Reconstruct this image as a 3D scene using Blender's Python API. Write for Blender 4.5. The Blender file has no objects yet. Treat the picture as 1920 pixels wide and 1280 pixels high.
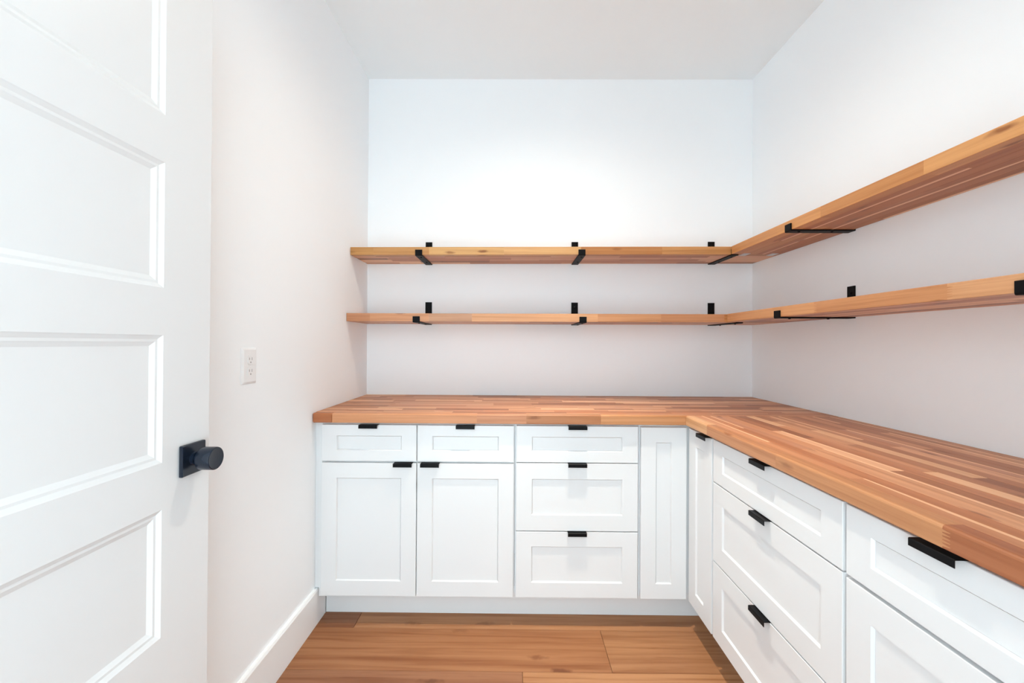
import bpy, math, random
from mathutils import Matrix, Vector

S = bpy.context.scene
COL = S.collection
RNG = random.Random(11)

# ------------------------------------------------------------------ camera
W, H = 2.233, 2.754                     # room width (x) and height (z); back wall at y = 0
yaw, pitch, roll = -0.00757, 0.00468, 0.00579
fwd = Vector((math.sin(yaw) * math.cos(pitch), math.cos(yaw) * math.cos(pitch), math.sin(pitch)))
rt = Vector((math.cos(yaw), -math.sin(yaw), 0))
up = rt.cross(fwd)
r2 = rt * math.cos(roll) + up * math.sin(roll)
u2 = -rt * math.sin(roll) + up * math.cos(roll)
cam = bpy.data.objects.new('camera', bpy.data.cameras.new('camera'))
COL.objects.link(cam)
m = Matrix((r2, u2, -fwd)).transposed().to_4x4()
m.translation = Vector((0.86274, -2.39709, 1.21504))
cam.matrix_world = m
cam.data.sensor_width = 36.0
cam.data.lens = 773.484 / 1920 * 36.0
cam.data.clip_start = 0.02
S.camera = cam

# ------------------------------------------------------------------ world, lamp, exposure
wd = bpy.data.worlds.new('daylight')
S.world = wd
wd.use_nodes = True
bg = wd.node_tree.nodes['Background']
bg.inputs[0].default_value = (0.745, 0.92, 1.0, 1)
bg.inputs[1].default_value = 6.7

LAMP = (1.08, -1.0, H)
ld = bpy.data.lights.new('ceiling_lamp_light', 'SPOT')    # recessed downlight
ld.spot_size = math.radians(160)
ld.spot_blend = 1.0
ld.shadow_soft_size = 0.035
ld.energy = 72.0
ld.color = (1.0, 0.90, 0.76)
lo = bpy.data.objects.new('ceiling_lamp_light', ld)
lo.location = (LAMP[0], LAMP[1], H - 0.016)
COL.objects.link(lo)

nd = bpy.data.lights.new('floor_boost_spot', 'SPOT')     # second spot added at the lamp to raise floor shadow contrast
nd.spot_size = math.radians(66)
nd.spot_blend = 1.0
nd.shadow_soft_size = 0.02
nd.energy = 150.0
nd.color = ld.color
no = bpy.data.objects.new('floor_boost_spot', nd)
no.location = lo.location
COL.objects.link(no)

S.view_settings.view_transform = 'Standard'
S.view_settings.look = 'None'
S.view_settings.gamma = 1.0
S.view_settings.use_curve_mapping = False
S.view_settings.exposure = 0.0
S.cycles.max_bounces = 16
S.cycles.diffuse_bounces = 12


# ------------------------------------------------------------------ helpers
def lin(c):
    return tuple(((v / 255) / 12.92 if v / 255 <= 0.04045 else ((v / 255 + 0.055) / 1.055) ** 2.4) for v in c)


def tag(o, label=None, cat=None, group=None, kind=None):
    if label: o['label'] = label
    if cat: o['category'] = cat
    if group: o['group'] = group
    if kind: o['kind'] = kind
    return o


def empty(name, loc, rz=0.0, ry=0.0):
    o = bpy.data.objects.new(name, None)
    o.location = loc
    o.rotation_euler = (0, ry, rz)
    o.empty_display_size = 0.05
    COL.objects.link(o)
    return o


def obj(name, mesh, mat=None, parent=None, loc=(0, 0, 0), rz=0.0):
    if mat is not None and not mesh.materials:
        mesh.materials.append(mat)
    o = bpy.data.objects.new(name, mesh)
    o.location = loc
    o.rotation_euler = (0, 0, rz)
    if parent is not None:
        o.parent = parent
    COL.objects.link(o)
    return o


class MB:
    """collects faces for one mesh"""
    def __init__(s):
        s.v, s.f, s.sm = [], [], []

    def add(s, vs, fs, smooth=False):
        b = len(s.v)
        s.v += [tuple(v) for v in vs]
        s.f += [tuple(i + b for i in f) for f in fs]
        s.sm += [smooth] * len(fs)
        return s

    def box(s, x0, x1, y0, y1, z0, z1, c=0.0):
        if c <= 0:
            vs = [(x, y, z) for x in (x0, x1) for y in (y0, y1) for z in (z0, z1)]
            return s.add(vs, [(0, 1, 3, 2), (4, 6, 7, 5), (0, 4, 5, 1), (2, 3, 7, 6), (0, 2, 6, 4), (1, 5, 7, 3)])
        # chamfered box: three vertices per corner
        vs, idx = [], {}
        lo_, hi = (x0, y0, z0), (x1, y1, z1)
        for i in (0, 1):
            for j in (0, 1):
                for k in (0, 1):
                    for a in range(3):
                        p = []
                        for ax, b in enumerate((i, j, k)):
                            e = hi[ax] if b else lo_[ax]
                            p.append(e if ax == a else e + (-c if b else c))
                        idx[(i, j, k, a)] = len(vs)
                        vs.append(p)
        fs = []
        ctr = Vector(((x0 + x1) / 2, (y0 + y1) / 2, (z0 + z1) / 2))

        def face(ids):
            n = (Vector(vs[ids[1]]) - Vector(vs[ids[0]])).cross(Vector(vs[ids[2]]) - Vector(vs[ids[0]]))
            mid = sum((Vector(vs[q]) for q in ids), Vector()) / len(ids)
            fs.append(tuple(ids) if n.dot(mid - ctr) > 0 else tuple(reversed(ids)))
        for a in range(3):
            b, d = (a + 1) % 3, (a + 2) % 3
            for sa in (0, 1):
                q = []
                for sb, sd in ((0, 0), (1, 0), (1, 1), (0, 1)):
                    key = [0, 0, 0]; key[a] = sa; key[b] = sb; key[d] = sd
                    q.append(idx[(key[0], key[1], key[2], a)])
                face(q)
            for sb in (0, 1):
                for sd in (0, 1):
                    q = []
                    for sa, t in ((0, b), (1, b), (1, d), (0, d)):
                        key = [0, 0, 0]; key[a] = sa; key[b] = sb; key[d] = sd
                        q.append(idx[(key[0], key[1], key[2], t)])
                    face(q)
        for i in (0, 1):
            for j in (0, 1):
                for k in (0, 1):
                    face([idx[(i, j, k, 0)], idx[(i, j, k, 1)], idx[(i, j, k, 2)]])
        return s.add(vs, fs)

    def prism_x(s, prof, x0, x1):
        """prof: list of (y, z), counter-clockwise seen from +x"""
        n = len(prof)
        vs = [(x0, y, z) for y, z in prof] + [(x1, y, z) for y, z in prof]
        fs = [(i, (i + 1) % n, n + (i + 1) % n, n + i)[::-1] for i in range(n)]
        fs += [tuple(range(n))[::-1], tuple(range(n, 2 * n))]
        return s.add(vs, fs)

    def prism_z(s, prof, z0, z1):
        n = len(prof)
        vs = [(x, y, z0) for x, y in prof] + [(x, y, z1) for x, y in prof]
        fs = [(i, (i + 1) % n, n + (i + 1) % n, n + i) for i in range(n)]
        fs += [tuple(range(n))[::-1], tuple(range(n, 2 * n))]
        return s.add(vs, fs)

    def lathe(s, prof, axis='x', seg=32, o=(0, 0, 0)):
        """prof: list of (t along axis, radius); open ends are capped"""
        vs, fs = [], []
        for t, r in prof:
            for k in range(seg):
                a = 2 * math.pi * k / seg
                c, d = r * math.cos(a), r * math.sin(a)
                p = {'x': (t, c, d), 'y': (d, t, c), 'z': (c, d, t)}[axis]
                vs.append((p[0] + o[0], p[1] + o[1], p[2] + o[2]))
        n = len(prof)
        for i in range(n - 1):
            for k in range(seg):
                k2 = (k + 1) % seg
                fs.append((i * seg + k, i * seg + k2, (i + 1) * seg + k2, (i + 1) * seg + k))
        fs.append(tuple(range(seg))[::-1])
        fs.append(tuple(range((n - 1) * seg, n * seg)))
        return s.add(vs, fs)

    def mesh(s, name='m', smooth_angle=None):
        me = bpy.data.meshes.new(name)
        me.from_pydata(s.v, [], s.f)
        me.validate()
        if smooth_angle:
            me.shade_smooth()
            me.set_sharp_from_angle(angle=math.radians(smooth_angle))
        me.update()
        return me


def fix(me):
    import bmesh
    bm = bmesh.new(); bm.from_mesh(me)
    bmesh.ops.recalc_face_normals(bm, faces=bm.faces)
    bm.to_mesh(me); bm.free()
    return me


# ------------------------------------------------------------------ materials
def base_mat(name, col, rough=0.5, metal=0.0, spec=0.5):
    mt = bpy.data.materials.new(name)
    mt.use_nodes = True
    b = mt.node_tree.nodes['Principled BSDF']
    b.inputs['Base Color'].default_value = (*col, 1)
    b.inputs['Roughness'].default_value = rough
    b.inputs['Metallic'].default_value = metal
    b.inputs['Specular IOR Level'].default_value = spec
    return mt, mt.node_tree, b


def paint(name, col, rough, spec=0.5, bump=0.0, scale=300.0):
    mt, nt, b = base_mat(name, col, rough, 0, spec)
    tc = nt.nodes.new('ShaderNodeTexCoord')
    nz = nt.nodes.new('ShaderNodeTexNoise')
    nz.inputs['Scale'].default_value = scale
    nz.inputs['Detail'].default_value = 3
    nt.links.new(tc.outputs['Object'], nz.inputs['Vector'])
    bp = nt.nodes.new('ShaderNodeBump')
    bp.inputs['Strength'].default_value = bump
    bp.inputs['Distance'].default_value = 0.001
    nt.links.new(nz.outputs['Fac'], bp.inputs['Height'])
    nt.links.new(bp.outputs['Normal'], b.inputs['Normal'])
    return mt


def wood(name, rough, streak=(1.6, 42.0), pores=(7.0, 260.0), dark=(0.70, 0.58, 0.48), amt=0.75,
         knot_scale=(2.2, 11.0), knot_size=0.10, rings=0.0, spec=0.4, sap=0.0, knot_sel=0.45):
    """wood whose base tone is the object's own colour; grain runs along local x"""
    mt, nt, b = base_mat(name, (0.5, 0.3, 0.2), rough, 0, spec)
    N, L = nt.nodes.new, nt.links.new
    oi = N('ShaderNodeObjectInfo')
    tc = N('ShaderNodeTexCoord')
    mul = N('ShaderNodeVectorMath'); mul.operation = 'MULTIPLY'
    comb = N('ShaderNodeCombineXYZ')
    for i in range(3):
        L(oi.outputs['Random'], comb.inputs[i])
    mul.inputs[1].default_value = (53.1, 17.7, 31.3)
    L(comb.outputs[0], mul.inputs[0])
    add = N('ShaderNodeVectorMath'); add.operation = 'ADD'
    L(tc.outputs['Object'], add.inputs[0]); L(mul.outputs[0], add.inputs[1])

    def sc(a, c):
        v = N('ShaderNodeVectorMath'); v.operation = 'MULTIPLY'
        v.inputs[1].default_value = (a, c, c)
        L(add.outputs[0], v.inputs[0])
        return v.outputs[0]

    def noise(vec, detail, dist=0.0):
        n = N('ShaderNodeTexNoise')
        n.inputs['Scale'].default_value = 1.0
        n.inputs['Detail'].default_value = detail
        n.inputs['Distortion'].default_value = dist
        L(vec, n.inputs['Vector'])
        return n.outputs['Fac']

    def mr(x, a, c, lo_=0.0, hi=1.0):
        r = N('ShaderNodeMapRange')
        r.inputs[1].default_value = a; r.inputs[2].default_value = c
        r.inputs[3].default_value = lo_; r.inputs[4].default_value = hi
        L(x, r.inputs[0])
        return r.outputs[0]

    def mth(op, x, y):
        q = N('ShaderNodeMath'); q.operation = op
        for i, t in enumerate((x, y)):
            if isinstance(t, (int, float)): q.inputs[i].default_value = t
            else: L(t, q.inputs[i])
        return q.outputs[0]

    s1 = mr(noise(sc(*streak), 5, 0.6), 0.42, 0.72)
    s2 = mr(noise(sc(*pores), 2), 0.52, 0.75)
    s3 = mr(noise(sc(0.9, 9.0), 2, 0.4), 0.35, 0.7)
    f = mth('ADD', mth('MULTIPLY', s1, 0.55), mth('ADD', mth('MULTIPLY', s2, 0.22), mth('MULTIPLY', s3, 0.33)))
    if rings > 0:
        wv = N('ShaderNodeTexWave')
        wv.wave_type = 'RINGS'; wv.rings_direction = 'X'
        wv.inputs['Scale'].default_value = 1.0
        wv.inputs['Distortion'].default_value = 7.0
        wv.inputs['Detail'].default_value = 2.5
        wv.inputs['Detail Scale'].default_value = 0.8
        L(sc(0.9, 13.0), wv.inputs['Vector'])
        f = mth('ADD', f, mth('MULTIPLY', mr(wv.outputs['Fac'], 0.72, 1.0), rings))
    f = mth('MULTIPLY', f, amt)
    tone = N('ShaderNodeMix'); tone.data_type = 'RGBA'; tone.blend_type = 'MULTIPLY'
    tone.clamp_result = False
    L(f, tone.inputs[0]); L(oi.outputs['Color'], tone.inputs[6]); tone.inputs[7].default_value = (*dark, 1)
    tone_out = tone.outputs[2]
    if sap > 0:                           # pale sapwood left along one long edge of some strips
        sx = N('ShaderNodeSeparateXYZ'); L(tc.outputs['Object'], sx.inputs[0])
        ww = mth('MULTIPLY', mth('SUBTRACT', noise(sc(1.7, 0.0), 2), 0.5), 0.022)
        e = mr(mth('ADD', sx.outputs[1], ww), 0.0088, 0.0106)
        r2_ = mth('FRACT', mth('MULTIPLY', oi.outputs['Random'], 7.31), 0.0)
        e = mth('MULTIPLY', mth('MULTIPLY', e, mth('LESS_THAN', r2_, sap)), 0.8)
        sm_ = N('ShaderNodeMix'); sm_.data_type = 'RGBA'
        L(e, sm_.inputs[0]); L(tone_out, sm_.inputs[6]); sm_.inputs[7].default_value = (*lin((240, 194, 152)), 1)
        tone_out = sm_.outputs[2]
    # knots: sparse dark spots with a warm halo
    vo = N('ShaderNodeTexVoronoi')
    vo.inputs['Scale'].default_value = 1.0
    nv = N('ShaderNodeTexNoise'); nv.inputs['Scale'].default_value = 30; L(add.outputs[0], nv.inputs['Vector'])
    jit = N('ShaderNodeVectorMath'); jit.operation = 'SCALE'; jit.inputs['Scale'].default_value = 0.22
    L(nv.outputs['Color'], jit.inputs[0])
    kv = N('ShaderNodeVectorMath'); kv.operation = 'ADD'
    vo.voronoi_dimensions = '2D'
    sk = N('ShaderNodeSeparateXYZ'); L(add.outputs[0], sk.inputs[0])
    ck = N('ShaderNodeCombineXYZ')
    L(mth('MULTIPLY', sk.outputs[0], knot_scale[0]), ck.inputs[0])
    L(mth('MULTIPLY', mth('ADD', sk.outputs[1], sk.outputs[2]), knot_scale[1]), ck.inputs[1])
    L(ck.outputs[0], kv.inputs[0]); L(jit.outputs[0], kv.inputs[1])
    L(kv.outputs[0], vo.inputs['Vector'])
    kn = mr(vo.outputs['Distance'], knot_size * 0.35, knot_size, 1.0, 0.0)
    sel = N('ShaderNodeSeparateColor'); L(vo.outputs['Color'], sel.inputs[0])
    kn = mth('MULTIPLY', kn, mth('GREATER_THAN', sel.outputs[0], knot_sel))
    kn = mth('MULTIPLY', kn, mr(sel.outputs[1], 0.0, 1.0, 0.25, 0.95))
    km = N('ShaderNodeMix'); km.data_type = 'RGBA'; km.blend_type = 'MULTIPLY'
    L(kn, km.inputs[0]); L(tone_out, km.inputs[6]); km.inputs[7].default_value = (0.38, 0.25, 0.18, 1)
    L(km.outputs[2], b.inputs['Base Color'])
    bp = N('ShaderNodeBump'); bp.inputs['Strength'].default_value = 0.12; bp.inputs['Distance'].default_value = 0.0006
    L(f, bp.inputs['Height']); L(bp.outputs['Normal'], b.inputs['Normal'])
    return mt


M_WALL = paint('wall_paint', (0.893, 0.920, 0.938), 0.75, 0.3, 0.08, 220)
M_CEIL = paint('ceiling_paint', (0.845, 0.885, 0.90), 0.9, 0.2, 0.08, 180)
M_TRIM = paint('trim_paint', (0.87, 0.88, 0.885), 0.35, 0.45)
M_DOOR = paint('door_paint', (0.735, 0.745, 0.75), 0.4, 0.45)
M_CAB = paint('cabinet_paint', (0.74, 0.745, 0.75), 0.32, 0.5)
M_PLASTIC = paint('white_plastic', (0.83, 0.83, 0.83), 0.35, 0.5)
M_SLOT = base_mat('slot_dark', (0.22, 0.22, 0.22), 0.6)[0]
M_BLACK = base_mat('black_metal', (0.004, 0.004, 0.005), 0.5, 0.0, 0.10)[0]
M_PULL = base_mat('black_pull', (0.003, 0.003, 0.004), 0.4, 0.0, 0.12)[0]
M_KNOB = base_mat('knob_black', (0.006, 0.011, 0.022), 0.26, 0.0, 0.42)[0]
M_ZINC = base_mat('zinc', (0.62, 0.66, 0.66), 0.5, 0.5)[0]
M_BLOCK = wood('butcher_block', 0.42, streak=(1.4, 60.0), dark=(0.62, 0.50, 0.40), amt=0.95, knot_scale=(6.5, 24.0), knot_size=0.22,
               sap=0.30, knot_sel=0.86, rings=0.12, spec=0.3)
M_FLOOR = wood('oak_plank', 0.45, streak=(2.0, 48.0), pores=(11.0, 260.0), dark=(0.60, 0.47, 0.37), amt=0.95,
               knot_scale=(3.2, 11.0), knot_size=0.16, rings=0.40, knot_sel=0.62, spec=0.3)
M_SUB = paint('subfloor', (0.10, 0.07, 0.05), 0.9)
M_LENS = base_mat('lamp_lens', (0.9, 0.9, 0.9), 0.5)[0]
_b = M_LENS.node_tree.nodes['Principled BSDF']
_b.inputs['Emission Color'].default_value = (1.0, 0.93, 0.84, 1)
_b.inputs['Emission Strength'].default_value = 6.0

# ------------------------------------------------------------------ room shell
YF = -3.3                                # floor, walls and ceiling run on past the doorway
T = 0.12


def struct(name, mb, mat, label, parent=None):
    o = obj(name, mb.mesh(name), mat, parent)
    return tag(o, label, None, None, 'structure')


floor = struct('floor', MB().box(-T, W + T, YF, T, -0.10, -0.012), M_SUB, 'wide warm brown oak plank floor of the pantry')
struct('ceiling', MB().box(-T, W + T, YF, T, H, H + 0.1), M_CEIL, 'plain white painted ceiling')
struct('wall_back', MB().box(-T, W + T, 0.0, T, -0.012, H), M_WALL, 'white back wall carrying two wooden shelves')
struct('wall_left', MB().box(-T, 0, YF, 0.0, -0.012, H), M_WALL, 'white left wall with the power outlet')
struct('wall_right', MB().box(W, W + T, YF, 0.0, -0.012, H), M_WALL, 'white right wall behind the long worktop')
# wall over the doorway and the short return the door hangs from
YD = -2.335
YW = -2.78
OX0, OX1, OZ = 0.10, 1.15, 2.14
fw = MB().box(0.0, W, YW - 0.115, YW, OZ, H).box(0.0, OX0, YW - 0.115, YW, 0.0, OZ).box(OX1, W, YW - 0.115, YW, 0.0, OZ)
struct('wall_front', fw, M_WALL, 'white wall around the pantry doorway')
bb = MB()
# baseboard profile across x, running along y
pr = [(0.0, 0.0), (0.016, 0.0), (0.016, 0.142), (0.012, 0.150), (0.0, 0.150)]
n = len(pr)
vs = [(x, YD, z) for x, z in pr] + [(x, -0.540, z) for x, z in pr]
fs = [(i, (i + 1) % n, n + (i + 1) % n, n + i) for i in range(n)] + [tuple(range(n))[::-1], tuple(range(n, 2 * n))]
bb.add(vs, fs)
o = tag(obj('baseboard_left', fix(bb.mesh('baseboard_left')), M_TRIM), 'tall white baseboard along the left wall', None, None, 'structure')

# floor planks
PW = 0.2265
OAK = [(190, 128, 84), (198, 138, 92), (184, 124, 84), (204, 146, 100), (178, 120, 82)]


def planks():
    edges = [-0.637 + PW * k for k in range(3, -13, -1)]      # from the back wall to the front
    joints = {2: [0.18, 1.70], 3: [1.23], 4: [0.897]}
    for r in range(len(edges) - 1):
        y1, y0 = edges[r], edges[r + 1]
        y1 = min(y1, -0.001)
        if y0 < YF: y0 = YF
        if y1 - y0 < 0.03: continue
        js = joints.get(r - 0, None)
        if js is None:
            a = RNG.uniform(0.2, 1.4)
            js = [a] + ([a + 1.22] if a + 1.22 < W - 0.05 else [])
        xs = [0.0] + js + [W]
        for x0, x1 in zip(xs[:-1], xs[1:]):
            me = MB().box(-(x1 - x0) / 2 + 0.0006, (x1 - x0) / 2 - 0.0006, -(y1 - y0) / 2 + 0.0006, (y1 - y0) / 2 - 0.0006,
                          -0.012, 0.0, 0.0008).mesh('plank')
            p = obj('plank', me, M_FLOOR, floor, ((x0 + x1) / 2, (y0 + y1) / 2, 0))
            t = RNG.choice(OAK)
            if r == 4: t = (178, 122, 86) if x0 < 0.5 else (204, 146, 100)
            if r == 3: t = (192, 132, 88) if x0 < 0.5 else (196, 140, 96)
            p.color = (*lin([v * 0.85 for v in t]), 1)


planks()

# ------------------------------------------------------------------ open door against the left wall
DX, DT = 0.140, 0.035                    # face plane and thickness
DY0, DY1, DZ1 = -2.325, -1.426, 2.04
PY0, PY1 = -2.200, -1.555
PZ = [(0.251, 0.512), (0.608, 0.870), (0.966, 1.228), (1.325, 1.583), (1.680, 1.941)]


def build_door():
    root = empty('door_1', (DX, DY0, 0.010))
    tag(root, 'white five-panel door standing open along the left wall, with a black knob', None, None, 'structure')
    w, h = DY1 - DY0, DZ1 - 0.010
    py0, py1 = PY0 - DY0, PY1 - DY0
    mb = MB()
    c = 0.0015
    # stiles and rails as one moulded leaf with openings
    zs = [0.0]
    for a, b_ in PZ: zs += [a - 0.010, b_ - 0.010]
    zs.append(h)
    for x_, sgn in ((0.0, 1), (-DT, -1)):
        def quad(y0, y1, z0, z1):
            q = [(x_, y0, z0), (x_, y1, z0), (x_, y1, z1), (x_, y0, z1)]
            mb.add(q if sgn > 0 else q[::-1], [(0, 1, 2, 3)])
        quad(0, py0, 0, h); quad(py1, w, 0, h)
        for i in range(0, len(zs), 2):
            quad(py0, py1, zs[i], zs[i + 1])
    mb.add([(0, 0, 0), (0, 0, h), (-DT, 0, h), (-DT, 0, 0)], [(0, 1, 2, 3)])
    mb.add([(0, w, 0), (-DT, w, 0), (-DT, w, h), (0, w, h)], [(0, 1, 2, 3)])
    mb.add([(0, 0, h), (0, w, h), (-DT, w, h), (-DT, 0, h)], [(0, 1, 2, 3)])
    mb.add([(0, 0, 0), (-DT, 0, 0), (-DT, w, 0), (0, w, 0)], [(0, 1, 2, 3)])
    obj('leaf', fix_join(mb), M_DOOR, root)
    # each recessed panel with its stepped moulding, both faces
    steps = [(0.0, 0.0), (0.002, 0.0014), (0.0085, 0.0050), (0.0135, 0.0052), (0.0155, 0.0064), (0.0225, 0.0100)]
    for a, b_ in PZ:
        mb = MB()
        for face in (1, -1):
            loops = []
            for ins, dep in steps:
                x_ = -dep if face > 0 else -DT + dep
                loops.append([(x_, py0 + ins, a - 0.010 + ins), (x_, py1 - ins, a - 0.010 + ins),
                              (x_, py1 - ins, b_ - 0.010 - ins), (x_, py0 + ins, b_ - 0.010 - ins)])
            vs = [p for l in loops for p in l]
            fs = []
            for i in range(len(loops) - 1):
                for k in range(4):
                    fs.append((i * 4 + k, i * 4 + (k + 1) % 4, (i + 1) * 4 + (k + 1) % 4, (i + 1) * 4 + k))
            e = (len(loops) - 1) * 4
            fs.append((e, e + 1, e + 2, e + 3))
            if face < 0: fs = [f[::-1] for f in fs]
            mb.add(vs, fs)
        obj('door_panel', mb.mesh('door_panel'), M_DOOR, root)
    # knob set
    ky, kz = -1.480 - DY0, 0.955 - 0.010
    prof = [(0.024, 0.0105), (0.0250, 0.0225), (0.0265, 0.0243), (0.0285, 0.0252), (0.0545, 0.0252), (0.0565, 0.0246), (0.0575, 0.0230),
            (0.0570, 0.0200), (0.0560, 0.0100), (0.0557, 0.001)]
    kn = obj('door_knob', fix(MB().lathe(prof, 'x', 48).mesh('door_knob', 30)), M_KNOB, root, (0, ky, kz))
    kn['label'] = 'round black door knob on a square black plate'
    obj('backplate', MB().box(0.0, 0.0085, -0.034, 0.034, -0.034, 0.034, 0.0018).mesh('backplate'), M_KNOB, kn)
    neck = [(0.008, 0.0155), (0.0115, 0.0155), (0.0125, 0.0140), (0.0145, 0.0140), (0.0155, 0.0108), (0.0245, 0.0105)]
    obj('neck', fix(MB().lathe(neck, 'x', 32).mesh('neck', 30)), M_KNOB, kn)
    bk = MB().lathe([(-DT - x_, r_) for x_, r_ in prof], 'x', 32).lathe([(-DT - x_, r_) for x_, r_ in neck], 'x', 24)
    bk.box(-DT - 0.0085, -DT, -0.034, 0.034, -0.034, 0.034, 0.0018)
    obj('rear_knob', fix(bk.mesh('rear_knob', 30)), M_KNOB, kn)
    for z in (0.20, 1.02, 1.82):
        hb = MB().lathe([(z - 0.045, 0.006), (z + 0.045, 0.006)], 'z', 12, (-0.017, -0.005, 0))
        obj('hinge', fix(hb.mesh('hinge', 40)), M_KNOB, root)


def fix_join(mb):
    import bmesh
    me = mb.mesh('leaf')
    bm = bmesh.new(); bm.from_mesh(me)
    bmesh.ops.remove_doubles(bm, verts=bm.verts, dist=1e-5)
    bm.to_mesh(me); bm.free()
    return me


build_door()

# ------------------------------------------------------------------ base cabinets
FD, FT = 0.610, 0.019                    # carcass depth, front thickness
CZ0, CZ1 = 0.116, 0.8725


def front_mesh(w, h, mu, mv):
    """shaker frame: local x 0..w, z 0..h, back at y = 0, face at y = -FT"""
    c, bv, dp = 0.0012, 0.004, 0.0058

    def rect(i, j, y):
        return [(i, y, j), (w - i, y, j), (w - i, y, h - j), (i, y, h - j)]
    loops = [rect(0, 0, 0), rect(0, 0, -FT + c), rect(c, c, -FT), rect(mu, mv, -FT), rect(mu + bv, mv + bv, -FT + dp),
             rect(mu + bv, mv + bv, 0)]
    vs = [p for l in loops for p in l]
    k_ = len(loops)
    fs = []
    for i in range(k_):
        j = (i + 1) % k_
        for k in range(4):
            fs.append((i * 4 + k, i * 4 + (k + 1) % 4, j * 4 + (k + 1) % 4, j * 4 + k))
    frame = MB().add(vs, fs).mesh('front')
    q = 0.0004
    panel = MB().box(mu + bv + q, w - mu - bv - q, -FT + dp + 0.0001, -0.002, mv + bv + q, h - mv - bv - q).mesh('panel')
    return fix(frame), panel


def pull_mesh():
    L_ = 0.040
    prof = [(0.012, 0.0004), (0.012, 0.0020), (-0.0165, 0.0020), (-0.0180, 0.0008), (-0.0180, -0.0125), (-0.0166, -0.0125),
            (-0.0166, 0.0004)]
    return fix(MB().prism_x(prof[::-1], -L_, L_).mesh('handle'))


PULL = pull_mesh()


def add_front(root, name, x0, x1, z0, z1, mu=0.064, mv=0.064, pull=None):
    fr, pn = front_mesh(x1 - x0, z1 - z0, mu, mv)
    f = obj(name, fr, M_CAB, root, (x0, -FD, z0))
    obj('panel', pn, M_CAB, f)
    if pull is not None:
        h_ = obj('handle', PULL, M_PULL, f, (pull - x0, -FT, z1 - z0))
        h_['label'] = 'black tab handle on the top edge'
    return f


def cabinet(name, loc, rz, w, label, cat='cabinet', group=None):
    root = empty(name, loc, rz)
    tag(root, label, cat, group)
    body = MB().box(0.0006, w - 0.0006, -FD, -0.002, CZ0, CZ1)
    obj('body', body.mesh('body'), M_CAB, root)
    return root


ZD = (0.7065, 0.8620)                    # top drawers
DOORZ = (0.1300, 0.6985)
MD = 0.046


def double_door_cabinet(loc, rz, label, group='white base cabinets'):
    """33 inch: two drawers over two doors; local x from 0.030"""
    w = 0.835
    c = cabinet('base_cabinet', loc, rz, w, label, group=group)
    for a, b_ in ((0.004, 0.4120), (0.4160, 0.8295)):
        add_front(c, 'drawer', a, b_, *ZD, 0.064, MD, (a + b_) / 2)
    add_front(c, 'door', 0.004, 0.4120, *DOORZ, pull=0.4120 - 0.056)
    add_front(c, 'door', 0.4160, 0.8295, *DOORZ, pull=0.4160 + 0.056)
    return c


def drawer_cabinet(loc, rz, w, label):
    c = cabinet('base_cabinet', loc, rz, w, label, group='white base cabinets')
    a, b_ = 0.006, w - 0.006
    add_front(c, 'drawer', a, b_, 0.7070, 0.8625, 0.066, MD, (a + b_) / 2)
    add_front(c, 'drawer', a, b_, 0.4150, 0.7030, 0.066, 0.067, (a + b_) / 2)
    add_front(c, 'drawer', a, b_, 0.1310, 0.4110, 0.066, 0.063, (a + b_) / 2)
    return c


c1 = double_door_cabinet((0.030, 0, 0), 0, 'white base cabinet at the left wall, two drawers over two shaker doors')
fl = MB().box(-0.0295, -0.0002, -FD, -0.30, 0.154, CZ1).box(-0.012, -0.0002, -FD, -0.30, CZ0, 0.154)
obj('filler_strip', fl.mesh('filler_strip'), M_CAB, c1)
drawer_cabinet((0.865, 0, 0), 0, 0.532, 'white base cabinet with three stacked drawers on the back wall')
drawer_cabinet((W, -0.8450, 0), -math.pi / 2, 0.6195, 'white base cabinet with three wide stacked drawers on the right wall')
double_door_cabinet((W, -1.4645, 0), -math.pi / 2, 'white base cabinet nearest the camera at right, drawer over shaker door')

# corner cabinet with a folding pair of narrow doors
cc = empty('corner_cabinet', (1.397, 0, 0))
tag(cc, 'white corner base cabinet with two narrow doors meeting in the inside corner', 'cabinet')
XB = W - FD - 1.397                       # right-run carcass face in local x
foot = [(0.0006, -0.002), (0.0006, -FD), (XB, -FD), (XB, -0.8444), (W - 1.397 - 0.002, -0.8444), (W - 1.397 - 0.002, -0.002)]
obj('body', fix(MB().prism_z(foot, CZ0, CZ1).mesh('body')), M_CAB, cc)
add_front(cc, 'door', 0.006, 0.2015, 0.129, 0.8600, 0.064, 0.064)
fr, pn = front_mesh(0.2010, 0.7310, 0.064, 0.064)
d2 = obj('door', fr, M_CAB, cc, (XB, -0.637, 0.129), -math.pi / 2)
obj('panel', pn, M_CAB, d2)
obj('handle', PULL, M_PULL, d2, (0.145, -FT, 0.7310))['label'] = 'black tab handle on the top edge'

# plinth boards set back under the cabinets
tk = obj('toe_kick', MB().box(0.017, 1.695, -0.5365, -0.520, 0.0005, 0.115).mesh('toe_kick'), M_CAB)
tag(tk, 'white recessed toe kick board along the floor under the back cabinets', 'toe kick', 'white toe kick boards')
tk = obj('toe_kick', MB().box(1.697, 1.713, -2.295, -0.5375, 0.0005, 0.115).mesh('toe_kick'), M_CAB)
tag(tk, 'white recessed toe kick board along the floor under the right-hand cabinets', 'toe kick', 'white toe kick boards')

# ------------------------------------------------------------------ butcher block pieces
TONES = [((201, 140, 100), 4), ((190, 126, 86), 4), ((210, 152, 112), 3), ((232, 182, 140), 1.5), ((158, 100, 66), 2.3), ((176, 116, 78), 2.5),
         ((196, 138, 104), 2.5), ((222, 168, 128), 1.3)]


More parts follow.
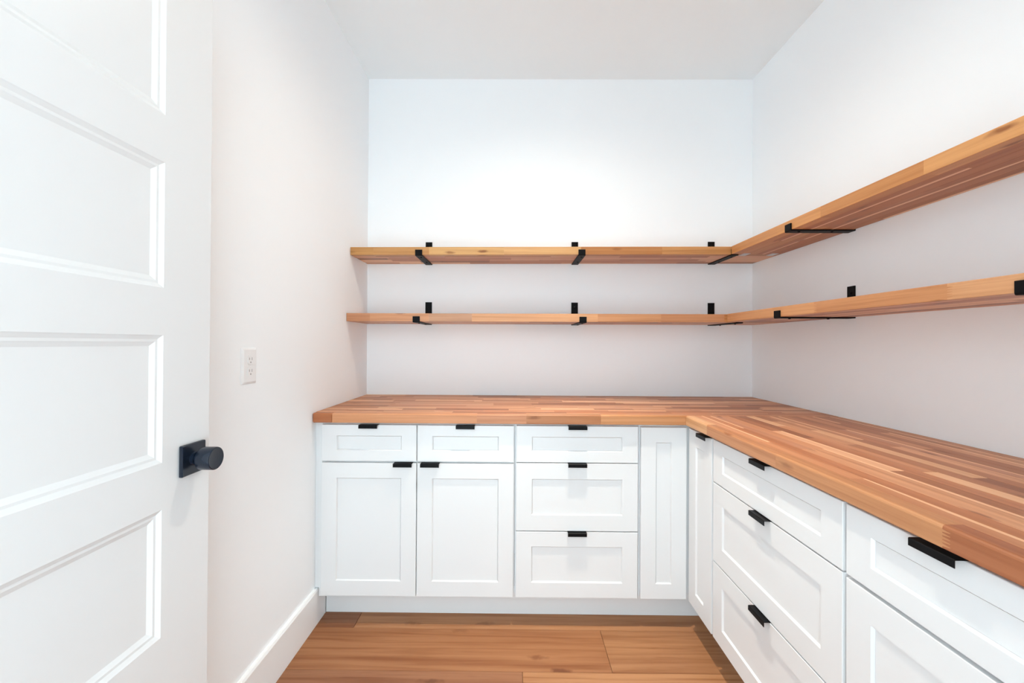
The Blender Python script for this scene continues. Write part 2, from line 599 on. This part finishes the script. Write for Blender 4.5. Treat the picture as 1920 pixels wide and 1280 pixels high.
def tone(shade=(1, 1, 1)):
    t = RNG.uniform(0, sum(w_ for _, w_ in TONES))
    for c_, w_ in TONES:
        t -= w_
        if t <= 0: break
    j = RNG.uniform(-7, 7)
    return tuple(max(0, min(255, (v + j) * q_)) for v, q_ in zip(c_, shade))


def stave(root, x0, x1, y0, y1, th, colr, edge=0.0, round_end=False, fingers=False):
    """one glued strip; edge > 0 rounds the front (low y) corners"""
    q = 0.0001
    cx, cy = (x0 + x1) / 2, (y0 + y1) / 2
    a, b_ = y0 - cy + q, y1 - cy - q
    dz = RNG.uniform(-0.00012, 0.00012)
    z0, z1 = 0.0, th + dz
    c = 0.0004
    if edge > 0:
        lowf = [(a + edge * 0.5 * (1 - math.sin(t)), z0 + edge * 0.5 * (1 - math.cos(t))) for t in (0, math.pi / 4, math.pi / 2)]
        upf = [(a + edge * (1 - math.cos(t)), z1 - edge * (1 - math.sin(t))) for t in (0, math.pi / 6, math.pi / 3, math.pi / 2)]
        prof = lowf + upf + [(b_ - c, z1), (b_, z1 - c), (b_, z0 + c), (b_ - c, z0)]
    else:
        prof = [(a + c, z0), (a, z0 + c), (a, z1 - c), (a + c, z1), (b_ - c, z1), (b_, z1 - c), (b_, z0 + c), (b_ - c, z0)]
    if round_end:
        me = MB().box(x0 - cx, x1 - cx - q, a, b_, z0, z1, 0.0045).mesh('stave')
    else:
        mb = MB().prism_x(prof[::-1], x0 - cx + q, x1 - cx - q)
        if fingers:                       # finger-jointed end: teeth reach into the next strip, a hair proud of its face
            zz, k_ = z0 + 0.004, 5
            st = (z1 - z0 - 0.011) / k_
            xe = x1 - cx - q
            for i in range(k_):
                za, zb = zz + st * (i + 0.12), zz + st * (i + 0.88)
                tri = [(xe, za), (xe + 0.013, (za + zb) / 2 - 0.0004), (xe + 0.013, (za + zb) / 2 + 0.0004), (xe, zb)]
                vs = [(x, a - 0.0002, z) for x, z in tri] + [(x, a + 0.002, z) for x, z in tri]
                mb.add(vs, [(0, 1, 2, 3), (7, 6, 5, 4), (0, 4, 5, 1), (1, 5, 6, 2), (2, 6, 7, 3), (3, 7, 4, 0)])
        me = mb.mesh('stave')
    s_ = obj('stave', me, M_BLOCK, root, (cx, cy, 0))
    s_.color = (*lin(colr), 1)
    return s_


def block(name, loc, rz, length, depth, th, rows, label, cat, ry=0.0, y_back=0.0, front=None, edge=0.0025, mean=0.42, shade=(1, 1, 1), round_end=False):
    root = empty(name, loc, rz, ry)
    tag(root, label, cat, 'butcher block worktops' if cat == 'worktop' else 'wooden wall shelves')
    rw = depth / rows
    for r in range(rows):
        y1 = -y_back - depth + rw * (r + 1)
        y0 = y1 - rw
        if r == 0 and front:
            cuts = [f_[0] for f_ in front]; cols = [f_[1] for f_ in front]; fing = [len(f_) > 2 for f_ in front]
        else:
            cuts, x = [], RNG.uniform(0.08, mean)
            while x < length - 0.10:
                cuts.append(x)
                x += RNG.uniform(0.55 * mean, 1.6 * mean)
            cuts.append(length)
            cols = [tone(shade) for _ in cuts]; fing = [False] * len(cuts)
        x = 0.0
        for cpos, cl, fg in zip(cuts, cols, fing):
            stave(root, x, cpos, y0, y1, th, cl, edge if r == 0 else 0.0, round_end and r == 0 and x == 0, fg)
            x = cpos
    return root


CTH = 0.0408
CTZ = 0.914 - CTH
block('worktop', (0.002, 0, CTZ), 0, W - 0.004, 0.646, CTH, 18, 'butcher block worktop along the back wall from the left wall to the corner', 'worktop',
      y_back=0.002, edge=0.006, mean=0.32, round_end=True,
      front=[(0.085, (176, 110, 72)), (0.70, (202, 142, 102)), (0.91, (196, 138, 102)), (1.226, (178, 122, 84)), (1.583, (204, 148, 104)),
             (W - 0.004, (196, 136, 96))])
block('worktop', (W, -0.6492, CTZ), -math.pi / 2, 1.646, 0.646, CTH, 18, 'butcher block worktop running along the right wall towards the camera', 'worktop',
      y_back=0.002, edge=0.006, mean=0.55,
      front=[(0.19, (226, 178, 134)), (0.60, (196, 140, 100)), (1.045, (196, 140, 98), True), (1.646, (166, 104, 70))])

STH = 0.0410
ZU, ZL = 1.6715, 1.3240
DU, DL, GAP = 0.250, 0.294, 0.006
TU, TL = 0.0055, 0.0022                   # slight lean of the back shelves
su = block('wall_shelf', (0.002, 0, ZU), 0, W - 0.004, DU, STH, 6, 'upper wooden wall shelf on the back wall', 'shelf', ry=-TU, y_back=GAP,
           front=[(0.12, (195, 144, 87)), (0.41, (200, 149, 94)), (0.80, (210, 163, 106)), (1.20, (214, 166, 112)), (1.62, (185, 127, 77)), (1.98, (197, 142, 89)),
                  (W - 0.004, (189, 132, 85))])
sl = block('wall_shelf', (0.002, 0, ZL), 0, W - 0.004, DL, STH, 7, 'lower wooden wall shelf on the back wall', 'shelf', ry=-TL, y_back=GAP,
           front=[(0.12, (196, 140, 104)), (0.42, (204, 148, 110)), (0.64, (196, 150, 118)), (1.28, (218, 164, 120)), (1.60, (204, 148, 106)),
                  (1.92, (196, 138, 98)), (W - 0.004, (200, 140, 90))])
block('wall_shelf', (W, -(GAP + DU + 0.0065), ZU + 0.0105), -math.pi / 2, 2.03, DU, STH, 6, 'upper wooden wall shelf on the right wall', 'shelf',
      y_back=GAP, mean=0.55, shade=(0.90, 0.82, 0.68),
      front=[(0.62, (208, 148, 92)), (1.00, (200, 140, 86)), (1.40, (212, 154, 98)), (2.03, (206, 148, 92))])
block('wall_shelf', (W, -(GAP + DL + 0.0065), ZL + 0.0050), -math.pi / 2, 1.985, DL, STH, 7, 'lower wooden wall shelf on the right wall', 'shelf',
      y_back=GAP, mean=0.55,
      front=[(0.605, (212, 154, 106), True), (1.06, (202, 143, 98), True), (1.985, (212, 158, 114))])
for x in (2.045, 2.189):                  # metal plates bridging the two shelves from below
    p_ = obj('mending_plate', MB().box(-0.017, 0.017, -0.0275, 0.0275, -0.0022, -0.0003, 0.0006).mesh('mending_plate'), M_ZINC, su,
             (x, -(GAP + DU), 0))
    p_['label'] = 'small grey metal mending plate under the shelf joint'

# ------------------------------------------------------------------ shelf brackets
BW = 0.019


def bracket_mesh(depth):
    d = GAP + depth + 0.0006
    t = 0.005
    plate = MB().box(-BW, BW, -t, -0.0002, -t, 0.127, 0.0006).mesh('wall_plate')
    arm = MB().box(-BW, BW, -d, -t, -t - 0.0003, -0.0003, 0.0006).mesh('arm')
    # lip with rounded lower outer corner
    prof = [(-d, -t - 0.0003), (-d - t * 0.35, -t - 0.0003), (-d - t * 0.8, -t + 0.0012), (-d - t, 0.0), (-d - t, 0.0255), (-d, 0.0255)]
    lip = fix(MB().prism_x(prof[::-1], -0.0180, 0.0180).mesh('front_lip'))
    sc_ = fix(MB().lathe([(-t - 0.0040, 0.0030), (-t - 0.0034, 0.0046), (-t - 0.0003, 0.0050)], 'z', 16).mesh('screw', 40))
    ws = fix(MB().lathe([(-t - 0.0030, 0.0030), (-t - 0.0022, 0.0056), (-t, 0.0062)], 'y', 16).mesh('screw', 40))
    return plate, arm, lip, sc_, ws, d


BMU, BML = bracket_mesh(DU), bracket_mesh(DL)


def bracket(loc, rz, bm_, label, group, ry=0.0):
    plate, arm, lip, sc_, ws, d = bm_
    r = empty('shelf_bracket', loc, rz, ry)
    tag(r, label, 'bracket', group)
    obj('wall_plate', plate, M_BLACK, r)
    obj('arm', arm, M_BLACK, r)
    obj('front_lip', lip, M_BLACK, r)
    obj('screw', sc_, M_BLACK, r, (0.004, -d * 0.33, 0))
    obj('screw', sc_, M_BLACK, r, (0.004, -d * 0.85, 0))
    obj('screw', ws, M_BLACK, r, (0, 0, 0.098))


ORD = ['left', 'middle', 'right']
BXS = (0.359, 1.2065, 1.9955)
for x, w_ in zip(BXS, ORD):
    extra = {'left': 'nearest the left wall', 'middle': 'in the middle of the shelf', 'right': 'at the corner joint'}[w_]
    bracket((x, 0, ZU + TU * x), 0, BMU, 'black steel bracket under the upper back shelf, ' + extra, 'black shelf brackets', -TU)
    bracket((x, 0, ZL + TL * x), 0, BML, 'black steel bracket under the lower back shelf, ' + extra, 'black shelf brackets', -TL)
bracket((W, -0.7080, ZU + 0.0105), -math.pi / 2, BMU, 'black steel bracket under the upper right-wall shelf', 'black shelf brackets')
bracket((W, -0.7080, ZL + 0.0050), -math.pi / 2, BML, 'black steel bracket under the lower right-wall shelf, nearer the corner', 'black shelf brackets')
bracket((W, -1.5270, ZL + 0.0050), -math.pi / 2, BML, 'black steel bracket under the lower right-wall shelf, cut by the right picture edge',
        'black shelf brackets')

# ------------------------------------------------------------------ outlet on the left wall
ow = empty('wall_outlet', (0.0, -1.069, 1.138), math.pi / 2)      # local x -> world y, local -y -> world x
tag(ow, 'white duplex power outlet on the left wall beside the door', 'outlet')


def rr(w_, h_, r_, seg=4):
    pts = []
    for cx, cz, a0 in ((w_ - r_, h_ - r_, 0), (-w_ + r_, h_ - r_, 90), (-w_ + r_, -h_ + r_, 180), (w_ - r_, -h_ + r_, 270)):
        for k in range(seg + 1):
            a = math.radians(a0 + 90 * k / seg)
            pts.append((cx + r_ * math.cos(a), cz + r_ * math.sin(a)))
    return pts


def loft(levels):
    vs, fs = [], []
    n_ = len(levels[0][1])
    for y, pts in levels:
        vs += [(x, y, z) for x, z in pts]
    for i in range(len(levels) - 1):
        for k in range(n_):
            k2 = (k + 1) % n_
            fs.append((i * n_ + k, i * n_ + k2, (i + 1) * n_ + k2, (i + 1) * n_ + k))
    fs += [tuple(range(n_)), tuple(range((len(levels) - 1) * n_, len(levels) * n_))]
    return fix(MB().add(vs, fs).mesh('loft'))


obj('cover_plate', loft([(-0.0001, rr(0.0375, 0.0585, 0.003)), (-0.0015, rr(0.0375, 0.0585, 0.003)), (-0.0060, rr(0.0315, 0.0520, 0.003)),
                         (-0.0064, rr(0.0305, 0.0510, 0.003))]), M_PLASTIC, ow)
for dz in (0.0190, -0.0190):
    pts = [(max(-0.0128, min(0.0128, x)), max(-0.0135, min(0.0135, z)))
           for x, z in [(0.0165 * math.cos(a), 0.0165 * math.sin(a)) for a in [2 * math.pi * (k + 0.5) / 32 for k in range(32)]]]
    rc = obj('receptacle', loft([(-0.0062, [(x * 1.0, z) for x, z in pts]), (-0.0080, pts), (-0.0084, [(x * 0.95, z * 0.95) for x, z in pts])]),
             M_PLASTIC, ow, (0, 0, dz))
    for sx, hh in ((-0.0063, 0.0038), (0.0063, 0.0046)):
        obj('slot', MB().box(sx - 0.0010, sx + 0.0010, -0.0086, -0.0070, -hh + 0.0035, hh + 0.0035).mesh('slot'), M_SLOT, rc)
    gs = fix(MB().lathe([(-0.0086, 0.0024), (-0.0070, 0.0024)], 'y', 12, (0, 0, -0.0078)).mesh('ground_slot'))
    obj('slot', gs, M_SLOT, rc)
obj('screw', fix(MB().lathe([(-0.0076, 0.0018), (-0.0062, 0.0028)], 'y', 12).mesh('screw')), M_PLASTIC, ow)

# ------------------------------------------------------------------ recessed ceiling lamp (just above the frame)
cl = empty('ceiling_light', LAMP)
tag(cl, 'round white recessed light in the middle of the ceiling', 'ceiling light')
obj('trim_ring', fix(MB().lathe([(-0.0005, 0.092), (-0.006, 0.090), (-0.010, 0.078), (-0.0095, 0.074), (-0.0005, 0.074)], 'z', 48).mesh('trim_ring', 30)), M_TRIM, cl)
obj('diffuser', fix(MB().lathe([(-0.0105, 0.0735), (-0.0125, 0.068), (-0.0130, 0.03)], 'z', 48).mesh('diffuser', 30)), M_LENS, cl)
